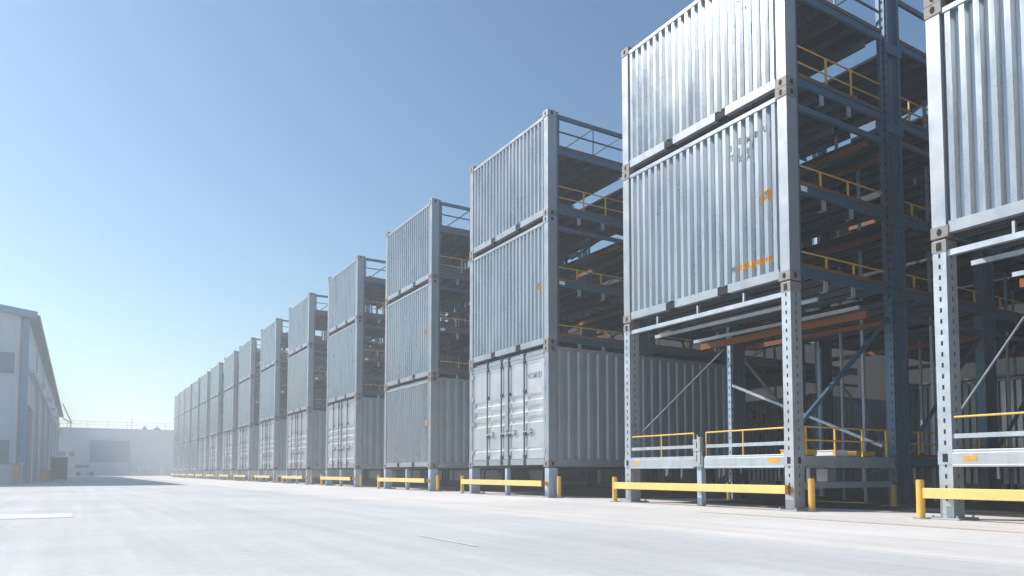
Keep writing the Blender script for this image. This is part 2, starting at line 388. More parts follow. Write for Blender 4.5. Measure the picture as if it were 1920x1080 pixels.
CL = 6.06
def closed_container(H, doors, text=False):
    t = empty('shipping_container')
    for y in (0, W - PW):
        for xa in (0, CL - PD):
            post(t, xa, xa + PD, y + 0.001, y + PW - 0.001, 0.15, H - 0.15, M['frame'] if xa == 0 else M['side'])
    castings(t, (0, CL), H)
    rails_front(t, H, pockets=not doors)
    for y, s in ((0.02, -1), (W - 0.02, 1)):
        mb = MB(); corr_x(mb, PD, CL - PD, 0.17, H - 0.09, y, 0.04, 20, s); mb.build('side_wall', M['side'], t)
        ya, yb = (0.005, 0.06) if s < 0 else (W - 0.06, W - 0.005)
        MB().box(0.24, CL - 0.24, ya, yb, 0.01, 0.17).build('bottom_side_rail', M['side'], t)
        MB().box(0.24, CL - 0.24, ya, yb, H - 0.09, H - 0.02).build('top_side_rail', M['side'], t)
    MB().box(0.08, CL - 0.06, 0.065, W - 0.065, H - 0.07, H - 0.03).build('roof', M['side'], t)
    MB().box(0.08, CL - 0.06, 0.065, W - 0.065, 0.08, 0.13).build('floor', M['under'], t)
    MB().box(CL - 0.05, CL - 0.02, PW, W - PW, 0.13, H - 0.07).build('rear_wall', M['side'], t)
    if not doors:
        mb = MB(); corr_y(mb, PW + 0.005, W - PW - 0.005, 0.19, H - 0.172, 0.012, 0.066, NR, 0.10); mb.build('corrugated_front', M['silver'], t)
        MB().box(0.004, 0.0105, 0.30, 0.38, 1.28, 1.45).build('sticker', M['sticker'], t)
        return t
    z0, z1 = 0.20, H - 0.27
    MB().box(0.01, 0.06, 0.2, W - 0.2, H - 0.27 + 0.003, H - 0.17).build('door_header', M['frame'], t)
    mid = W / 2
    for side, (ya, yb) in enumerate(((PW + 0.03, mid - 0.012), (mid + 0.012, W - PW - 0.03))):
        # profile in z: flat panel with recessed bands
        prof = [(0, z0), (0, 0.40), (0.03, 0.43), (0.0, 0.47)]
        for zc in (1.10, 1.36, 1.62):
            prof += [(0.0, zc - 0.07), (0.045, zc - 0.03), (0.045, zc + 0.05), (0.0, zc + 0.10)]
        prof += [(0.0, z1)]
        mb = MB(); xo = 0.03; e = 0.05
        for (xa, za), (xb, zb) in zip(prof[:-1], prof[1:]):
            mb.quad([(xo + xa, ya + e, za), (xo + xa, yb - e, za), (xo + xb, yb - e, zb), (xo + xb, ya + e, zb)][::-1])
        mb.box(xo - 0.012, 0.09, ya, ya + e, z0, z1); mb.box(xo - 0.012, 0.09, yb - e, yb, z0, z1)
        mb.box(xo - 0.010, 0.09, ya + e, yb - e, z0 - 0.002, z0 + 0.05); mb.box(xo - 0.010, 0.09, ya + e, yb - e, z1 - 0.05, z1 + 0.002)
        mb.box(0.085, 0.095, ya, yb, z0, z1)
        d = mb.build('door', M['door'], t)
        sp = (yb - ya)
        for yy in (ya + sp * 0.10, ya + sp * 0.52) if side == 1 else (ya + sp * 0.48, ya + sp * 0.90):
            mb = MB(); mb.tube((-0.012, yy, 0.05), (-0.012, yy, H - 0.08), 0.020, 8)
            for z in (0.08, 0.22, 0.75, 1.75, z1 - 0.03, H - 0.12): mb.box(-0.02, 0.02, yy - 0.045, yy + 0.045, z, z + 0.07)
            mb.build('lock_rod', M['galv'] if False else M['joist'], d)
            mb = MB(); s = 1 if side else -1
            mb.box(-0.035, -0.018, min(yy, yy - 0.34), max(yy, yy - 0.34) , 0.82, 0.85); mb.box(-0.03, 0.03, yy - 0.26, yy - 0.18, 0.78, 0.90)
            mb.build('handle', M['galv'], d)
        for z in (0.35, 1.1, 1.75, 2.35):
            yy = ya - 0.02 if side == 0 else yb + 0.02
            MB().box(-0.012, 0.05, yy - 0.05, yy + 0.05, z, z + 0.09).build('hinge', M['galv'], d)
        if side == 0 and text:
            lettering([('WDMHD', ya + 0.72, 2.06)], 0.20, M['greyletter'], d, 'door_lettering', x=0.026)
    return t

# ------------------------------------------------------------------ racks
LEV = (3.67, 4.95, 6.64, 8.04)
def rack(open_bottom, nclus):
    """steel rack behind the front containers; origin at ground, near front corner of its stack"""
    t = empty('steel_storage_rack')
    col = M['galv'] if open_bottom else M['leg']
    zc = 3.41 if open_bottom else 0.66
    for y in (0.0, W - 0.16):
        post(t, 0, 0.24, y, y + 0.16, 0.02, zc, col, 'column', slots=open_bottom)
        mb = MB(); mb.box(-0.09, 0.36, y - 0.10, y + 0.26, 0, 0.02)
        for bx in (-0.05, 0.31):
            for by in (y - 0.06, y + 0.22): mb.tube((bx, by, 0.02), (bx, by, 0.045), 0.015, 6)
        mb.build('base_plate', col, t)
        if open_bottom:
            mb = MB(); mb.box(-0.008, 0.245, y - 0.008, y + 0.168, 0.66, 0.82)
            mb.box(-0.0115, -0.008, y + 0.05, y + 0.11, 0.69, 0.79, 1)
            if y == 0: mb.box(0.09, 0.15, -0.0115, -0.008, 0.69, 0.79, 1)
            mb.build('column_joint', [col, M['dark']], t)
            mb = MB(); mb.box(-0.006, 0.24, y - 0.006, y + 0.166, 3.26, 3.40); mb.box(-0.0095, -0.006, y + 0.05, y + 0.11, 3.28, 3.38, 1)
            mb.build('column_head', [M['cast'], M['dark']], t)
    post(t, 0.02, 0.12, W/2 - 0.05, W/2 + 0.05, 0.0, 0.655, M['leg'], 'middle_leg')
    if open_bottom:
        # front beam under the container, deck edge, handrails
        MB().bar((0.06, 0.16, 3.24), (0.06, W - 0.16, 3.24), 0.07, 0.07).build('top_beam', M['galv'], t)
        for y in (0.9, 1.9, 2.9): MB().box(0.04, 0.08, y, y + 0.03, 3.27, 3.42).build('spacer', M['galv'], t)
        for a, b in ((0.16, W/2 - 0.14), (W/2 + 0.10, W - 0.16)):
            mb = MB(); mb.box(-0.01, 0.03, a, b, 0.66, 0.80); mb.box(-0.01, 0.09, a, b, 0.63, 0.66); mb.box(0.0, 0.3, a, b, 0.80, 0.835)
            mb.build('deck_edge', M['galv'], t, bevel=0.004)
            MB().bar((0.03, a, 1.0), (0.03, b, 1.0), 0.02, 0.055).build('middle_rail', M['galv'], t)
            mb = MB(); mb.tube((0.03, a + 0.02, 1.23), (0.03, b - 0.02, 1.23), 0.013, 8)
            mb.tube((0.03, (a+b)/2, 0.83), (0.03, (a+b)/2, 1.23), 0.012, 6)
            e = b - 0.02 if a < 1 else a + 0.02
            mb.tube((0.03, e, 0.83), (0.03, e, 1.23), 0.012, 6)
            mb.build('handrail', M['yellow'], t)
        MB().box(-0.0125, -0.010, 0.24, 0.46, 0.71, 0.785).build('sticker', M['sticker'], t)
        MB().box(-0.0125, -0.010, W - 0.44, W - 0.28, 0.70, 0.76).build('sticker', M['sticker'], t)
        mb = MB(); yc = W/2 - 0.02
        mb.box(-0.03, 0.12, yc - 0.10, yc + 0.10, 0.66, 0.84); mb.box(-0.05, 0.02, yc - 0.07, yc - 0.01, 0.70, 1.16); mb.box(-0.05, 0.02, yc + 0.02, yc + 0.06, 0.76, 1.10)
        mb.box(-0.06, 0.03, yc - 0.08, yc + 0.08, 0.92, 0.97); mb.box(-0.04, 0.05, yc - 0.02, yc + 0.10, 1.06, 1.12); mb.tube((-0.03, yc, 0.72), (-0.03, yc, 1.2), 0.012, 6)
        mb.box(-0.045, -0.02, yc - 0.09, yc + 0.09, 0.86, 0.89)
        mb.build('gate_hinge', M['galv'], t)
        # bottom bay floor
        deck(t, 0.30, 2.62, 0.02, W - 0.05, 0.80, beam='galv', bh=0.18, toe=False)
        guard(t, 0.05, 0.26, 2.50, 0.81, (0.24, 0.44), (0.34, 1.05, 1.75, 2.40))
        MB().bar((0.24, 0.06, 0.37), (2.5, 0.06, 0.37), 0.05, 0.10).build('lower_tie', M['galv'], t)
        MB().bar((0.24, 0.10, 1.25), (2.64, 0.10, 3.16), 0.055, 0.06).build('brace', M['steel'], t)
        MB().tube((0.24, W - 0.10, 1.25), (2.64, W - 0.10, 3.16), 0.016, 8).build('brace', M['galv'], t)
        MB().bar((2.55, W - 0.4, 2.35), (2.55, 0.2, 1.0), 0.05, 0.05).build('brace', M['galv'], t)
        # pipes, hoses and junction boxes hanging under the floor
        rr = random.Random(3)
        for k in range(9):
            x = rr.uniform(0.3, 2.3); y = rr.uniform(0.3, W - 0.3); l = rr.uniform(0.08, 0.24)
            MB().box(x, x + 0.03, y, y + 0.03, 0.64 - l, 0.64).build('hanging_bracket', M['galv'], t)
        mb = MB(); mb.box(1.2, 1.42, 0.3, 0.5, 0.42, 0.62); mb.tube((0.5, 0.14, 0.3), (0.5, 0.14, 0.64), 0.02, 6); mb.tube((1.9, 0.14, 0.3), (1.9, 0.14, 0.64), 0.02, 6); mb.tube((1.9, 0.14, 0.52), (2.3, 0.14, 0.6), 0.015, 6)
        mb.build('pipework', M['galv'], t)
        for x in (1.95,):
            MB().box(x, x + 0.07, 0.06, W - 0.1, 3.08, 3.20).build('cross_beam', M['orange'], t)
        for x in (0.7, 1.75): MB().box(x, x + 0.05, 0.06, W - 0.1, 3.20, 3.26).build('cross_beam', M['galv'], t)
    # clusters of columns and the bays between them
    xs = [2.62 + 2.95 * k for k in range(nclus)]
    for ci, x in enumerate(xs):
        zb = 0.0 if (open_bottom or x > CL) else 3.45
        for y in (0.04, W - 0.26):
            post(t, x, x + 0.07, y - 0.02, y + 0.06, zb, 8.85, M['leg'] if (open_bottom and y > 1) else M['steel'], 'upright', slots=ci < 1, pit=0.15)
            mb = MB(); a, b = x + 0.12, x + 0.33           # I section
            mb.box(a, a + 0.02, y, y + 0.2, zb, 9.1); mb.box(b - 0.02, b, y, y + 0.2, zb, 9.1); mb.box(a + 0.02, b - 0.02, y + 0.02, y + 0.045, zb, 9.1)
            mb.build('column', M['steel'], t)
            post(t, x + 0.38, x + 0.44, y - 0.02, y + 0.05, zb, 8.85, M['steel'], 'upright')
            if zb == 0:
                MB().box(x - 0.05, x + 0.5, y - 0.1, y + 0.3, 0.002, 0.02).build('base_plate', M['steel'], t)
                if ci == 0: MB().tube((x - 0.10, y - 0.02, 0.0), (x - 0.10, y - 0.02, 0.36), 0.045, 10).build('column_guard', M['ochre'], t)
            # splice plates
            for z in (3.6, 4.9, 6.5, 7.9):
                if z > zb: MB().box(x - 0.02, x + 0.47, y - 0.035, y - 0.021, z - 0.16, z + 0.02).build('splice_plate', M['steel'], t)
            for z in (4.95, 6.5) if ci == 0 else ():
                pass
        for z in (3.15, 4.7, 6.1):
            if z > zb: MB().box(x + 0.46, x + 0.52, 0.1, W - 0.1, z, z + 0.09).build('cross_beam', M['orange'], t)
        # bay to the next cluster
        a, b = x + 0.45, x + 2.94
        for z in ((0.80,) if (open_bottom or a > CL) else ()) + LEV:
            deck(t, a, b, 0.02, W - 0.02, z, beam='steel')
            if ci == 0 or (open_bottom and ci < 2):
                if z < 7.5: guard(t, 0.06, a, b, z + 0.01, (0.24, 0.44) if z < 1 or z > 6 else (0.28,), (a + 0.3, (a + b) / 2, b - 0.2))
        for xx, yy in ((a + 0.75, W * 0.35), (a + 1.6, W * 0.62), (a + 2.1, W * 0.2)):
            MB().box(xx, xx + 0.05, yy, yy + 0.05, max(zb, 0), 7.9).build('slim_post', M['leg'] if open_bottom else M['steel'], t)
        for zq in (3.75, 5.05, 6.75):
            MB().bar((a + 0.1, W - 0.3, zq), (a + 0.1 + 1.2, W * 0.4, zq + 1.15), 0.035).build('brace', M['steel'], t)
        for z in (3.20, 6.25, 8.80):
            if z > zb: MB().bar((a, 0.06, z), (b, 0.06, z), 0.05, 0.08).build('side_beam', M['steel'], t)
        if ci < 2:
            z = zb + 0.9 if zb == 0 else 3.8
            MB().bar((a, 0.10, z if zb == 0 else 3.8), (b, 0.10, (3.1 if zb == 0 else 6.0)), 0.05).build('brace', M['steel'], t)
            MB().bar((a, W - 0.12, 3.1), (b, W - 0.12, 1.1 if zb == 0 else 3.2), 0.045).build('brace', M['galv'], t)
            MB().tube((a, W - 0.12, 6.3), (b, W - 0.12, 4.0), 0.02, 6).build('brace', M['steel'], t)
            MB().tube((a, 0.1, 6.6), (b, 0.1, 8.4), 0.02, 6).build('brace', M['steel'], t)
    return t

def barrier():
    t = empty('safety_barrier')
    mb = MB(); mb.box(-0.20, -0.155, 0.0, W + 0.10, 0.25, 0.375); mb.build('beam', M['paleyellow'], t, bevel=0.006)
    mb = MB(); mb.box(-0.21, -0.152, -0.055, -0.002, 0.245, 0.38); mb.build('end_cap', M['orange'], t)
    for y in (0.04, W/2 - 0.02, W - 0.1):
        MB().box(-0.155, 0.02, y, y + 0.06, 0.27, 0.35).build('bracket', M['yellow'], t)
    return t
def bollard():
    t = empty('bollard')
    mb = MB(); mb.tube((0, 0, 0.012), (0, 0, 0.46), 0.048, 20); mb.tube((0, 0, 0.46), (0, 0, 0.475), 0.042, 20); mb.build('bollard_post', M['yellow'], t)
    MB().tube((0, 0, 0.0), (0, 0, 0.012), 0.095, 20).build('base_plate', M['galv'], t)
    return t

ORD = ['first','second','third','fourth','fifth','sixth','seventh','eighth','ninth','tenth','eleventh','twelfth','thirteenth','fourteenth','fifteenth']
FX = 9.0                                             # X of the row's front plane
XK = [1760, 1172, 880, 720, 611, 537, 485, 445, 417, 392, 373, 358, 345, 334.5, 325]
def y_of(px):
    X = FX; s = 0.0955 * (px - 145); r = (px - 960) / F
    return X * (CT - r * ST) / (ST + r * CT)
YF = [y_of(p) for p in XK]                           # far edge of every stack
Z1, Z2, Z3, HT = 0.68, 3.43, 6.40, 8.87
def protos():
    P = {}
    P['top1'] = open_container(HT - Z3, True, 1); P['top0'] = open_container(HT - Z3, True, 0)
    P['mid1'] = open_container(Z3 - Z2, False, 1); P['mid0'] = open_container(Z3 - Z2, False, 0)
    P['door'] = closed_container(Z2 - Z1, True); P['doortext'] = closed_container(Z2 - Z1, True, True); P['corr'] = closed_container(Z2 - Z1, False)
    P['rackA'] = rack(True, 3); P['rackB'] = rack(False, 3); P['rackC'] = rack(False, 2)
    P['bar'] = barrier(); P['bol'] = bollard()
    return P
P = protos(); used = set()
def place(key, loc, label, cat, group):
    o = P[key] if key not in used else copy_tree(P[key])
    used.add(key); o.location = loc; return tag(o, label, cat, group)
for k, yf in enumerate(YF):
    y = yf - W; o_ = ORD[k]; where = f'{o_} stack from the right'
    if k == 14: where = 'leftmost, farthest stack'
    if k == 0: where = 'rightmost, nearest stack'
    jx = 0.0
    v = 1 if k == 1 else 0
    place('top1' if k == 1 else 'top0', (FX, y, Z3), f'silver corrugated container, open-sided, at top of {where}', 'container', 'open-sided containers in the upper two tiers')
    place('mid1' if k == 1 else 'mid0', (FX, y, Z2), ('silver open-sided container with amber strip and faded lettering, above the second rack from the right' if k == 1 else
          f'silver corrugated container, open-sided, in middle of {where}'), 'container', 'open-sided containers in the upper two tiers')
    if k >= 2:
        key = 'corr' if k in (3, 11, 12, 13, 14) else ('doortext' if k == 2 else 'door')
        place(key, (FX, y, Z1), (f'grey closed container with corrugated end at bottom of {where}' if key == 'corr' else
              f'grey closed container with double doors at bottom of {where}'), 'container', 'closed containers on the bottom tier')
    place('rackA' if k < 2 else ('rackB' if k < 8 else 'rackC'), (FX, y, 0),
          (f'pale grey open rack with handrailed deck under {where}' if k < 2 else f'blue grey steel rack with short legs under {where}'), 'storage rack', 'steel racks along the row')
    place('bar', (FX, y, 0), f'low yellow barrier beam before {where}', 'barrier', 'yellow barriers at the foot of the stacks')
    place('bol', (FX + (0.16 if k != 0 else 0.1), y - 0.17, 0), f'yellow bollard at right end of barrier before {where}', 'bollard', 'yellow bollards at the barrier ends')
    place('bol', (FX - 0.12, yf + 0.17, 0), f'yellow bollard at left end of barrier before {where}', 'bollard', 'yellow bollards at the barrier ends')

# closed containers standing behind the near racks, seen through the open bottom bays
for n_, (x, yi) in enumerate(((FX + 9.3, 1), (FX + 9.3, 2), (FX + 9.3, 3), (FX + 9.3, 0))):
    place('corr', (x, YF[yi] - W, 0.1), f'dark closed container standing deep behind the rack of the {"rightmost, nearest" if yi == 0 else ORD[yi]} stack' + ('' if yi == 0 else ' from the right'), 'container', 'containers behind the racks')

# scrap lying on the roof decks and stored things
def scrap(loc, seed, label):
    rr = random.Random(seed); t = MB()
    for k in range(60):
        x = rr.uniform(0, 1.9); y = rr.uniform(0, 0.45); s = rr.uniform(0.02, 0.05); l = rr.uniform(0.05, 0.16); a = rr.uniform(0, 3.1)
        z = rr.uniform(0.02, 0.07)
        t.bar((x, y, z), (x + l * math.cos(a), y + l * math.sin(a), z + rr.uniform(-0.01, 0.06)), s, s * 0.6, rr.choice((0, 0, 1)))
    o = t.build('scrap_heap', [M['rust'], M['orange']], None, loc=loc); tag(o, label, 'scrap', 'scrap heaps on the roof decks')
for k in range(6):
    scrap((FX + 0.35, YF[k] - W + 0.12, Z3 + 1.672), k, f'rusty orange scrap scattered along the roof deck edge of the {"nearest" if k == 0 else ORD[k]} stack' + (' from the right' if k else ''))
def crate(loc, sx, sy, sz, m, label, cat='crate', rz=0):
    t = empty('storage_crate', loc, rz)
    mb = MB(); mb.box(0, sx, 0, sy, 0.03, 0.045); 
    mb.box(0, sx, 0, 0.015, 0.045, sz); mb.box(0, sx, sy - 0.015, sy, 0.045, sz); mb.box(0, 0.015, 0.015, sy - 0.015, 0.045, sz); mb.box(sx - 0.015, sx, 0.015, sy - 0.015, 0.045, sz)
    mb.box(0.03, 0.08, 0, sy, 0, 0.03); mb.box(sx - 0.08, sx - 0.03, 0, sy, 0, 0.03)
    mb.build('crate_body', m, t)
    MB().box(-0.008, sx + 0.008, -0.008, sy + 0.008, sz, sz + 0.018).build('lid', m, t)
    tag(t, label, cat, 'crates on the rack floors'); return t
yb = YF[1] - W
crate((FX + 0.42, yb + 0.22, 0.80), 0.42, 0.34, 0.10, M['yellow'], 'flat yellow crate on the low deck of the second stack, nearest the front column')
crate((FX + 1.25, yb + 0.22, 0.80), 0.36, 0.34, 0.10, M['white'], 'flat white crate between two yellow crates on the low deck of the second stack')
crate((FX + 1.85, yb + 0.22, 0.80), 0.50, 0.34, 0.09, M['yellow'], 'flat yellow crate beside the rear column on the low deck of the second stack')
crate((FX + 3.1, yb + 0.22, 0.80), 0.7, 0.34, 0.08, M['orange'], 'flat orange crate on the low deck behind the column of the second stack')
crate((FX + 0.55, yb + 0.7, Z3 + 0.24), 0.7, 0.5, 0.48, M['bluebox'], 'blue storage crate behind the yellow rail high in the second stack from the right')
crate((FX + 0.6, YF[2] - W + 0.8, Z3 + 0.24), 0.7, 0.5, 0.45, M['bluebox'], 'blue storage crate behind the yellow rail high in the third stack from the right')
crate((FX + 0.6, YF[3] - W + 0.8, Z3 + 0.24), 0.7, 0.5, 0.42, M['bluebox'], 'blue storage crate behind the yellow rail high in the fourth stack from the right')
crate((FX + 3.4, yb + 0.7, Z3 + 0.24), 0.6, 0.5, 0.4, M['bluebox'], 'blue storage crate on the high deck behind the big column of the second stack')

# ------------------------------------------------------------------ ground
def sheet(name, x0, x1, y0, y1, z, m, label=None):
    o = MB(); o.quad([(x0,y0,z),(x1,y0,z),(x1,y1,z),(x0,y1,z)]); o = o.build(name, m); o['kind'] = 'structure'; return o
sheet('ground', -600, 700, -300, 900, -0.004, M['apron'])
sheet('road', -60, 4.9, -120, 62, 0.0, M['road'])  # edges follow the shade, which is put into the road colour
M['worn_or_sun'] = mat('worn_line_and_sun_strip', (0.62, 0.63, 0.63), 0.8, 0, 0.12, 8)  # serves the worn line and the painted strip of sun
mk = MB(); mk.quad([(-4.0, 10.6, 0.004), (xat(140, 10.6), 10.6, 0.004), (xat(140, 11.7), 11.7, 0.004), (-4.0, 11.7, 0.004)])  # pale bar colours a strip of sunlight onto the road
tag(mk.build('marking_or_sun_strip', M['worn_or_sun']), 'broad pale strip of sunlight painted across the road at left', 'road marking', kind=None)
mk = MB()
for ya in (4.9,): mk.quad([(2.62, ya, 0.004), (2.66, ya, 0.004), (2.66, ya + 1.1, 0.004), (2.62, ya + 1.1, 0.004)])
tag(mk.build('marking_or_sun_strip', M['worn_or_sun']), 'thin white worn line painted on the road in the foreground', 'road marking')
mk = MB(); mk.quad([(7.6, 0.5, 0.004), (7.64, 0.5, 0.004), (7.64, 7.5, 0.004), (7.6, 7.5, 0.004)])
tag(mk.build('marking_or_sun_strip', M['yellow']), 'thin yellow line on the concrete before the nearest rack', 'road marking')

sheet('rack_shade_floor', 10.2, 60, -40, 95, 0.0, M['shadeblack'])  # dark sheet laid to put shade under and behind the racks
# dark wall added behind the racks to block light, with slots for sky
sw = empty('added_screen', (25.5, 0, 0)); tag(sw, 'dark wall added far behind the racks to block light, pierced by small slots', 'wall')
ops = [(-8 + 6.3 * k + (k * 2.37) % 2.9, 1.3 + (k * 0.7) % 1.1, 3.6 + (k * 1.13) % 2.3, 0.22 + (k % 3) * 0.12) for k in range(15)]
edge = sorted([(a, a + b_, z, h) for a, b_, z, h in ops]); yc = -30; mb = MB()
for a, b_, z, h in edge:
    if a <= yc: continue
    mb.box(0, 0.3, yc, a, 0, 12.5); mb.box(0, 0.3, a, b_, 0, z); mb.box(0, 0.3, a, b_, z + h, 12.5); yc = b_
mb.box(0, 0.3, yc, 96, 0, 12.5); mb.build('blocker_sheet', M['shadeblack'], sw)
MB().box(-0.1, 0.4, -30, 96, 12.5, 12.7).build('blocker_coping', M['joist'], sw)
# ------------------------------------------------------------------ left warehouse
def seam_wall_x(mb, x, y0, y1, z0, z1, pitch=0.35, d=0.02, holes=()):   # wall facing +X, ribs along Y
    y = y0
    while y < y1 - 1e-6:
        e = min(y + pitch, y1)
        zb = z0
        for (ha, hb, hz) in holes:
            if ha - 1e-6 < (y + e) / 2 < hb: zb = hz
        mb.box(x - 0.3, x, y, e - 0.04, zb, z1); mb.box(x - 0.3, x - d, e - 0.04, e, zb, z1); y = e
def seam_wall_y(mb, y, x0, x1, z0, z1, pitch=0.35, d=0.02):             # wall facing -Y
    x = x0
    while x < x1 - 1e-6:
        e = min(x + pitch, x1); mb.box(x, e - 0.04, y, y + 0.3, z0, z1); mb.box(e - 0.04, e, y + d, y + 0.3, z0, z1); x = e
bx, by0, by1, ez = -2.14, 40.7, 112.0, 7.95
wh = empty('warehouse', (bx, by0, 0)); tag(wh, 'grey clad warehouse with blue roof edge along the left of the road', 'warehouse')
def wpart(mb, name, m, parent=wh, **k):
    o = mb.build(name, m, parent, **k)
    mi = (-Vector((bx, by0, 0)))
    if parent is wh: o.location = mi
    return o
mb = MB(); seam_wall_y(mb, by0, bx - 24, bx - 0.3, 1.0, ez - 0.05, 0.5)
n = len(mb.v)
ridge_x, ridge_z = bx - 12.0, ez + 1.6
pts = [(bx - 0.3, ez - 0.05), (ridge_x, ridge_z - 0.15), (bx - 24, ez - 0.05)]
mb.quad([(x, by0 + 0.001, z) for x, z in pts])
wpart(mb, 'gable_wall', M['clad'])
mb = MB(); mb.box(bx - 24, bx - 0.001, by0 - 0.06, by0 + 0.3, 0, 1.0); wpart(mb, 'plinth', M['clad2'])
mb = MB(); seam_wall_x(mb, bx, by0 + 0.3, by1, 5.45, ez - 0.1, 1.2, 0.015); wpart(mb, 'upper_side_wall', M['clad2'])
hole = (by0 + 0.9, by0 + 6.5, 3.9)
mb = MB(); seam_wall_x(mb, bx, by0 + 0.3, by1, 0.0, 5.3, 1.0, 0.015, holes=(hole,)); wpart(mb, 'lower_side_wall', M['clad2'])
mb = MB(); mb.box(bx - 0.25, bx - 0.2, hole[0] - 0.3, hole[1] + 0.4, 0, 3.9); wpart(mb, 'door', M['brown'])
mb = MB(); mb.box(bx - 0.3, bx + 0.28, by0 + 0.3, by1, 5.3, 5.45); wpart(mb, 'canopy_ledge', M['clad'])
mb = MB(); mb.box(bx - 0.16, bx + 0.05, by0 - 0.05, by0 + 0.25, 0.0, ez); wpart(mb, 'corner_trim', M['trim'])
mb = MB()
for s, xe in ((1, bx + 0.35), (-1, bx - 24.35)):
    z_e = ez - 0.02
    for off, th in ((0, 0.16),):
        mb.quad([(xe, by0 - 0.3, z_e), (ridge_x, by0 - 0.3, ridge_z), (ridge_x, by1, ridge_z), (xe, by1, z_e)])
        mb.quad([(xe, by0 - 0.3, z_e + th), (ridge_x, by0 - 0.3, ridge_z + th), (ridge_x, by1, ridge_z + th), (xe, by1, z_e + th)][::-1])
        mb.quad([(xe, by1, z_e), (xe, by1, z_e + th), (xe, by0 - 0.3, z_e + th), (xe, by0 - 0.3, z_e)])
wpart(mb, 'roof', M['clad'])
mb = MB()
for xe in (bx + 0.36, bx - 24.36):
    mb.quad([(xe, by0 - 0.32, ez - 0.16), (xe, by0 - 0.32, ez + 0.17), (ridge_x, by0 - 0.32, ridge_z + 0.17), (ridge_x, by0 - 0.32, ridge_z - 0.16)])
    mb.quad([(xe, by0 - 0.29, ez - 0.16), (xe, by0 - 0.29, ez + 0.17), (ridge_x, by0 - 0.29, ridge_z + 0.17), (ridge_x, by0 - 0.29, ridge_z - 0.16)])
    mb.quad([(xe, by0 - 0.32, ez - 0.16), (xe, by0 - 0.29, ez - 0.16), (ridge_x, by0 - 0.29, ridge_z - 0.16), (ridge_x, by0 - 0.32, ridge_z - 0.16)])
wpart(mb, 'roof_edge', M['trim'])
mb = MB(); mb.box(bx + 0.30, bx + 0.46, by0 - 0.2, by1, ez - 0.2, ez + 0.02); mb.box(bx - 0.3, bx + 0.30, by0 - 0.2, by1, ez - 0.16, ez - 0.13); wpart(mb, 'gutter', M['joist'])
for (xa, xb, za, zb_) in ((bx - 9, xat(22, by0), 5.15, 6.15), (bx - 9, xat(17, by0), 0.98, 2.05)):
    mb = MB(); mb.box(xa, xb, by0 - 0.035, by0 + 0.05, za, zb_)
    w = wpart(mb, 'window', M['shutter'])
    mb = MB(); mb.box(xa - 0.06, xb + 0.06, by0 - 0.06, by0 - 0.036, zb_, zb_ + 0.06); mb.box(xa - 0.06, xb + 0.06, by0 - 0.06, by0 - 0.036, za - 0.06, za); mb.box(xb, xb + 0.06, by0 - 0.06, by0 - 0.036, za, zb_)
    mb.build('window_frame', M['clad2'], w)
for yy in (48.8, 58.0, 67.5, 77.0, 88.0, 100.0):
    mb = MB(); mb.box(bx, bx + 0.10, yy, yy + 0.22, 0, 5.3); mb.box(bx, bx + 0.07, yy, yy + 0.2, 5.45, ez - 0.2)
    mb.tube((bx + 0.16, yy + 0.5, 0), (bx + 0.16, yy + 0.5, 5.3), 0.07, 8); wpart(mb, 'downpipe', M['clad'])
    mb = MB(); mb.box(bx + 0.02, bx + 0.5, yy, yy + 0.3, 5.46, 5.62); mb.box(bx + 0.3, bx + 0.5, yy, yy + 0.3, 5.3, 5.46); wpart(mb, 'lamp_bracket', M['clad2'])
for yy in (62.0, 70.5, 81.0):
    mb = MB(); mb.box(bx, bx + 0.06, yy, yy + 3.4, 0, 3.1); wpart(mb, 'side_door', M['shutter'])
mb = MB()
for a, b in (((bx + 0.4, 111, 5.3), (bx + 1.3, 111, 5.3)), ((bx + 1.3, 111, 5.3), (bx + 1.3, 111, 7.0)), ((bx + 0.4, 111, 7.6), (bx + 1.3, 111, 7.0)), ((bx + 0.4, 106, 9.1), (bx + 1.4, 111, 7.0))): mb.bar(a, b, 0.12)
wpart(mb, 'end_frame', M['clad'])
# yellow guards at the wall foot
def guard_panel(x, y, w, h, label, d=0.3):
    t = empty('wall_guard', (x, y, 0)); tag(t, label, 'wall guard', 'ochre guards at the foot of the warehouse wall')
    MB().box(0, w, 0, d, 0.0, h).build('guard_panel', M['ochre'], t, bevel=0.02)
    MB().box(-0.02, w + 0.02, -0.02, d + 0.02, h, h + 0.03).build('cap', M['joist'], t)
guard_panel(xat(25, 40.2), 40.2, xat(36, 40.2) - xat(25, 40.2), 0.92, 'ochre guard panel at the gable corner of the left warehouse')
guard_panel(bx + 0.30, 50.2, 0.4, 0.62, 'ochre guard block at the first downpipe of the left warehouse', 0.5)
guard_panel(bx + 0.30, 58.6, 0.4, 0.6, 'ochre guard block at the second downpipe of the left warehouse', 0.5)
guard_panel(bx + 0.30, 67.9, 0.4, 0.6, 'ochre guard block farthest along the left warehouse wall', 0.5)
# dark blue box container beside the wall
t = empty('waste_container', (xat(96, 54), 54, 0)); tag(t, 'dark blue boxy steel container standing against the warehouse', 'waste container')
ww = xat(127, 54) - xat(96, 54)
mb = MB(); mb.box(0, ww, 0, 2.2, 0.1, 1.42)
for k in range(5): mb.box(k * (ww - 0.06) / 4, k * (ww - 0.06) / 4 + 0.06, -0.03, 0, 0.1, 1.42)
mb.build('container_body', M['navy'], t)
MB().box(-0.04, ww + 0.04, -0.05, 2.25, 1.42, 1.50).build('lid', M['navy'], t)
for x in (0.05, ww - 0.17): MB().box(x, x + 0.12, 0.1, 0.3, 0, 0.1).build('foot', M['joist'], t)

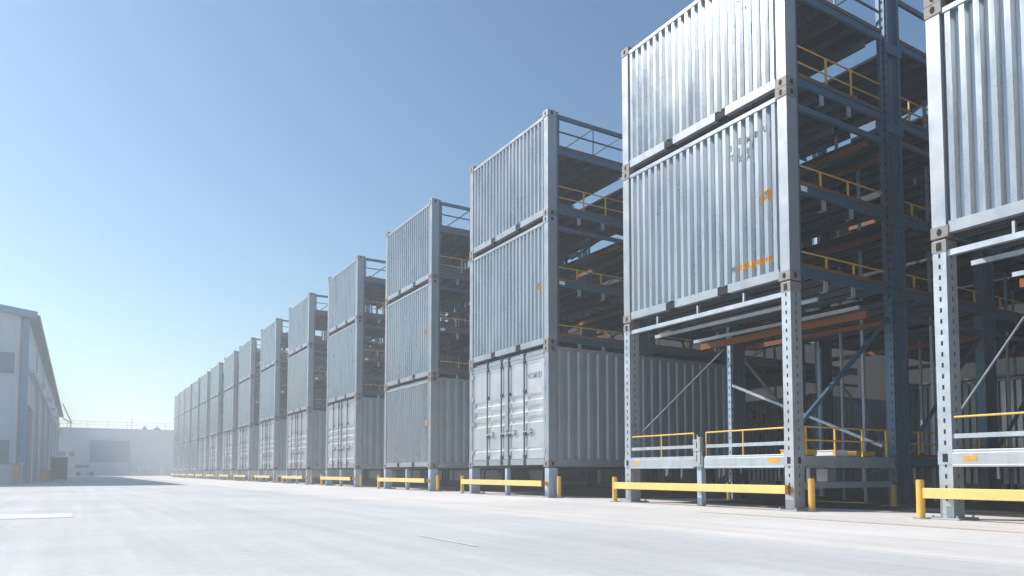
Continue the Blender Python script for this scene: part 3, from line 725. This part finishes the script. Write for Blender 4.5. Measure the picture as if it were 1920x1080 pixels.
# ------------------------------------------------------------------ rear building
RY = 124.0
rb = empty('industrial_building', (0, RY, 0)); tag(rb, 'low pale flat-roofed hall with slate grey door closing the yard', 'building')
def rpart(mb, name, m, **k):
    o = mb.build(name, m, rb, **k); o.location = (0, -RY, 0); return o
zt = 7.05; xl, xr = -30, 34
dx0, dx1 = xat(168, RY), xat(243, RY)
s_ = F / (RY * CT + xat(200, RY) * ST); zz = lambda py: CAMZ + (885 - py) / s_
zt = zz(806)
mb = MB(); seam_wall_y(mb, RY, xl, dx0, 0, zt, 1.6, 0.02); seam_wall_y(mb, RY, dx1, xr, 0, zt, 1.6, 0.02); seam_wall_y(mb, RY, dx0, dx1, zz(825), zt, 1.6, 0.02); rpart(mb, 'wall', M['clad2'])
mb = MB(); mb.box(dx0, dx1, RY + 0.12, RY + 0.2, zz(867), zz(825))
for k in range(9): z = zz(867) + 0.05 + k * 0.36; mb.box(dx0, dx1, RY + 0.10, RY + 0.12, z, z + 0.05)
rpart(mb, 'roller_door', M['shutter'])
mb = MB(); mb.box(dx0, dx1, RY + 0.06, RY + 0.2, 0, zz(867) - 0.001); rpart(mb, 'lower_panel', M['clad2'])
mb = MB(); mb.box(dx0 - 0.2, dx0, RY - 0.1, RY, 0, zz(824)); mb.box(dx1, dx1 + 0.2, RY - 0.1, RY, 0, zz(824)); mb.box(dx0, dx1, RY - 0.1, RY, zz(825), zz(824) + 0.1); rpart(mb, 'door_frame', M['clad'])
mb = MB(); mb.box(xl, xr, RY - 0.15, RY, zz(826), zz(825)); mb.box(xl, xr, RY - 0.2, RY + 30, zt, zt + 0.2); rpart(mb, 'parapet', M['clad'])
for a, b in ((109, 123), (130, 140)):
    mb = MB(); mb.box(xat(a, RY), xat(b, RY), RY - 0.05, RY + 0.05, zz(857), zz(848)); rpart(mb, 'window', M['shutter'])
mb = MB()
for h in (0.55, 1.0): mb.tube((xl, RY, zt + 0.2 + h), (xr, RY, zt + 0.2 + h), 0.02, 6)
x = xl
while x < xr: mb.box(x, x + 0.04, RY - 0.02, RY + 0.02, zt + 0.2, zt + 1.2); x += 2.6
mb.box(xat(246, RY), xat(247, RY), RY + 1, RY + 1.1, zt + 0.2, zt + 1.9)
rpart(mb, 'roof_railing', M['joist'])
for a, w, h in ((268, 0.6, 0.4), (290, 0.9, 0.35)):
    mb = MB(); xx = xat(a, RY); mb.box(xx, xx + w, RY + 2, RY + 3, zt + 0.2, zt + 0.2 + h); mb.tube((xx + w/2, RY + 2.5, zt + 0.2 + h), (xx + w/2, RY + 2.5, zt + 0.5 + h), 0.12, 8); rpart(mb, 'roof_vent', M['joist'])
# low fences and stacked pallets in front of it
def fence(xa, xb, y, h, m, label, step=2.2):
    t = empty('fence', (xa, y, 0)); tag(t, label, 'fence')
    n = max(1, int((xb - xa) / step))
    for k in range(n + 1): MB().box(k * (xb - xa) / n - 0.06, k * (xb - xa) / n + 0.06, -0.06, 0.06, 0, h).build('fence_post', m, t)
    mb = MB(); z = 0.15
    while z < h - 0.1: mb.box(0, xb - xa, -0.02, 0.02, z, z + 0.10); z += 0.22
    mb.build('fence_rails', m, t)
fence(xat(244, 119), xat(322, 119), 119, 1.05, M['wood'], 'low brown slatted fence before the rear hall, right of its door')
fence(xat(167, 119.5), xat(236, 119.5), 119.5, 0.65, M['clad'], 'low grey fence in front of the slate door of the rear hall')
def pallets(px, y, n, label, m=None):
    t = empty('pallet_stack', (xat(px, y), y, 0)); tag(t, label, 'pallet stack', 'pallet stacks before the rear hall')
    for k in range(n):
        mb = MB(); z = k * 0.16
        for b in (0, 0.52, 1.05): mb.box(b, b + 0.14, 0, 1.0, z, z + 0.10)
        for b in range(6): mb.box(0, 1.19, b * 0.18, b * 0.18 + 0.12, z + 0.10, z + 0.13)
        mb.build('pallet', m or M['wood'], t)
pallets(131, 116, 7, 'brown pallet stack before the rear hall, left of its door')
pallets(155, 116, 8, 'brown pallet stack close to the left edge of the slate door')
pallets(262, 116, 7, 'brown pallet stack before the fence right of the slate door')
pallets(304, 116, 8, 'brown pallet stack nearest the far end of the container row')
def van(px, y):
    t = empty('parked_van', (xat(px, y), y, 0)); tag(t, 'small pale grey parked van in the haze left of the slate door', 'van')
    mb = MB(); pr = [(0,0.35),(2.6,0.35),(2.6,0.95),(2.1,1.05),(1.75,1.65),(0.05,1.68)]
    n = len(mb.v); mb.v += [(x, 0, z) for x, z in pr] + [(x, 1.6, z) for x, z in pr]; k = len(pr)
    mb.f.append(tuple(range(k))); mb.m.append(0); mb.f.append(tuple(reversed(range(k, 2*k)))); mb.m.append(0)
    for i in range(k): j = (i+1) % k; mb.f.append((j, i, k+i, k+j)); mb.m.append(0)
    mb.build('body', M['clad'], t, bevel=0.06)
    MB().box(1.3, 1.8, -0.01, 0, 1.1, 1.5).build('window', M['glass'], t)
    MB().box(0.2, 1.2, -0.01, 0, 1.1, 1.5).build('window', M['glass'], t)
    for x in (0.55, 2.05):
        MB().tube((x, -0.03, 0.3), (x, 0.18, 0.3), 0.3, 16).build('wheel', M['cable'], t)
        MB().tube((x, 1.42, 0.3), (x, 1.63, 0.3), 0.3, 16).build('wheel', M['cable'], t)
van(139, 112)

# ------------------------------------------------------------------ air
hz = MB(); hz.box(-700, 800, -400, 1000, -1.0, 13.2)
hm = bpy.data.materials.new('haze'); hm.use_nodes = True; nt = hm.node_tree; nt.nodes.clear()
out = nt.nodes.new('ShaderNodeOutputMaterial'); pv = nt.nodes.new('ShaderNodeVolumePrincipled')
pv.inputs['Color'].default_value = (0.94, 0.98, 0.99, 1); pv.inputs['Density'].default_value = 0.0055; pv.inputs['Anisotropy'].default_value = 0.6
nt.links.new(pv.outputs[0], out.inputs['Volume'])
ho = hz.build('haze', hm); ho['kind'] = 'stuff'; ho['label'] = 'pale haze filling the yard air'; ho['category'] = 'haze'

# ------------------------------------------------------------------ light
EL, AZ = R(43), R(47)                                # sun to the left (-X), AZ towards +Y
d = Vector((-math.cos(AZ) * math.cos(EL), math.sin(AZ) * math.cos(EL), math.sin(EL)))
sun = bpy.data.lights.new('sun', 'SUN'); sun.energy = 4.6; sun.angle = R(0.5); sun.color = (1, 0.96, 0.90)
so = bpy.data.objects.new('sun', sun); C.objects.link(so); so.rotation_euler = d.to_track_quat('Z', 'Y').to_euler(); so.location = (-20, 10, 40)
w = bpy.data.worlds.new('World'); sc.world = w; w.use_nodes = True; nt = w.node_tree
sky = nt.nodes.new('ShaderNodeTexSky'); sky.sky_type = 'NISHITA'; sky.sun_disc = False
sky.sun_elevation = EL; sky.sun_rotation = math.atan2(d.x, d.y); sky.air_density = 1.3; sky.dust_density = 0.25; sky.ozone_density = 0.8
m1 = nt.nodes.new('ShaderNodeVectorMath'); m1.operation = 'MULTIPLY'; m1.inputs[1].default_value = (0.095, 0.1035, 0.107)
gm = nt.nodes.new('ShaderNodeGamma'); gm.inputs['Gamma'].default_value = 1.15
m2 = nt.nodes.new('ShaderNodeVectorMath'); m2.operation = 'SCALE'; m2.inputs['Scale'].default_value = 10.0
nt.links.new(sky.outputs[0], m1.inputs[0]); nt.links.new(m1.outputs[0], gm.inputs[0]); nt.links.new(gm.outputs[0], m2.inputs[0])
nt.links.new(m2.outputs[0], nt.nodes['Background'].inputs[0]); nt.nodes['Background'].inputs[1].default_value = 0.1
sc.view_settings.view_transform = 'Standard'; sc.view_settings.look = 'None'; sc.view_settings.exposure = 0.35; sc.view_settings.gamma = 1
sc.render.engine = 'CYCLES'; cy = sc.cycles
cy.use_denoising = True
try: cy.denoiser = 'OPENIMAGEDENOISE'
except Exception: pass
cy.max_bounces = 8; cy.volume_bounces = 3; cy.diffuse_bounces = 4; cy.glossy_bounces = 4
cy.sample_clamp_indirect = 6
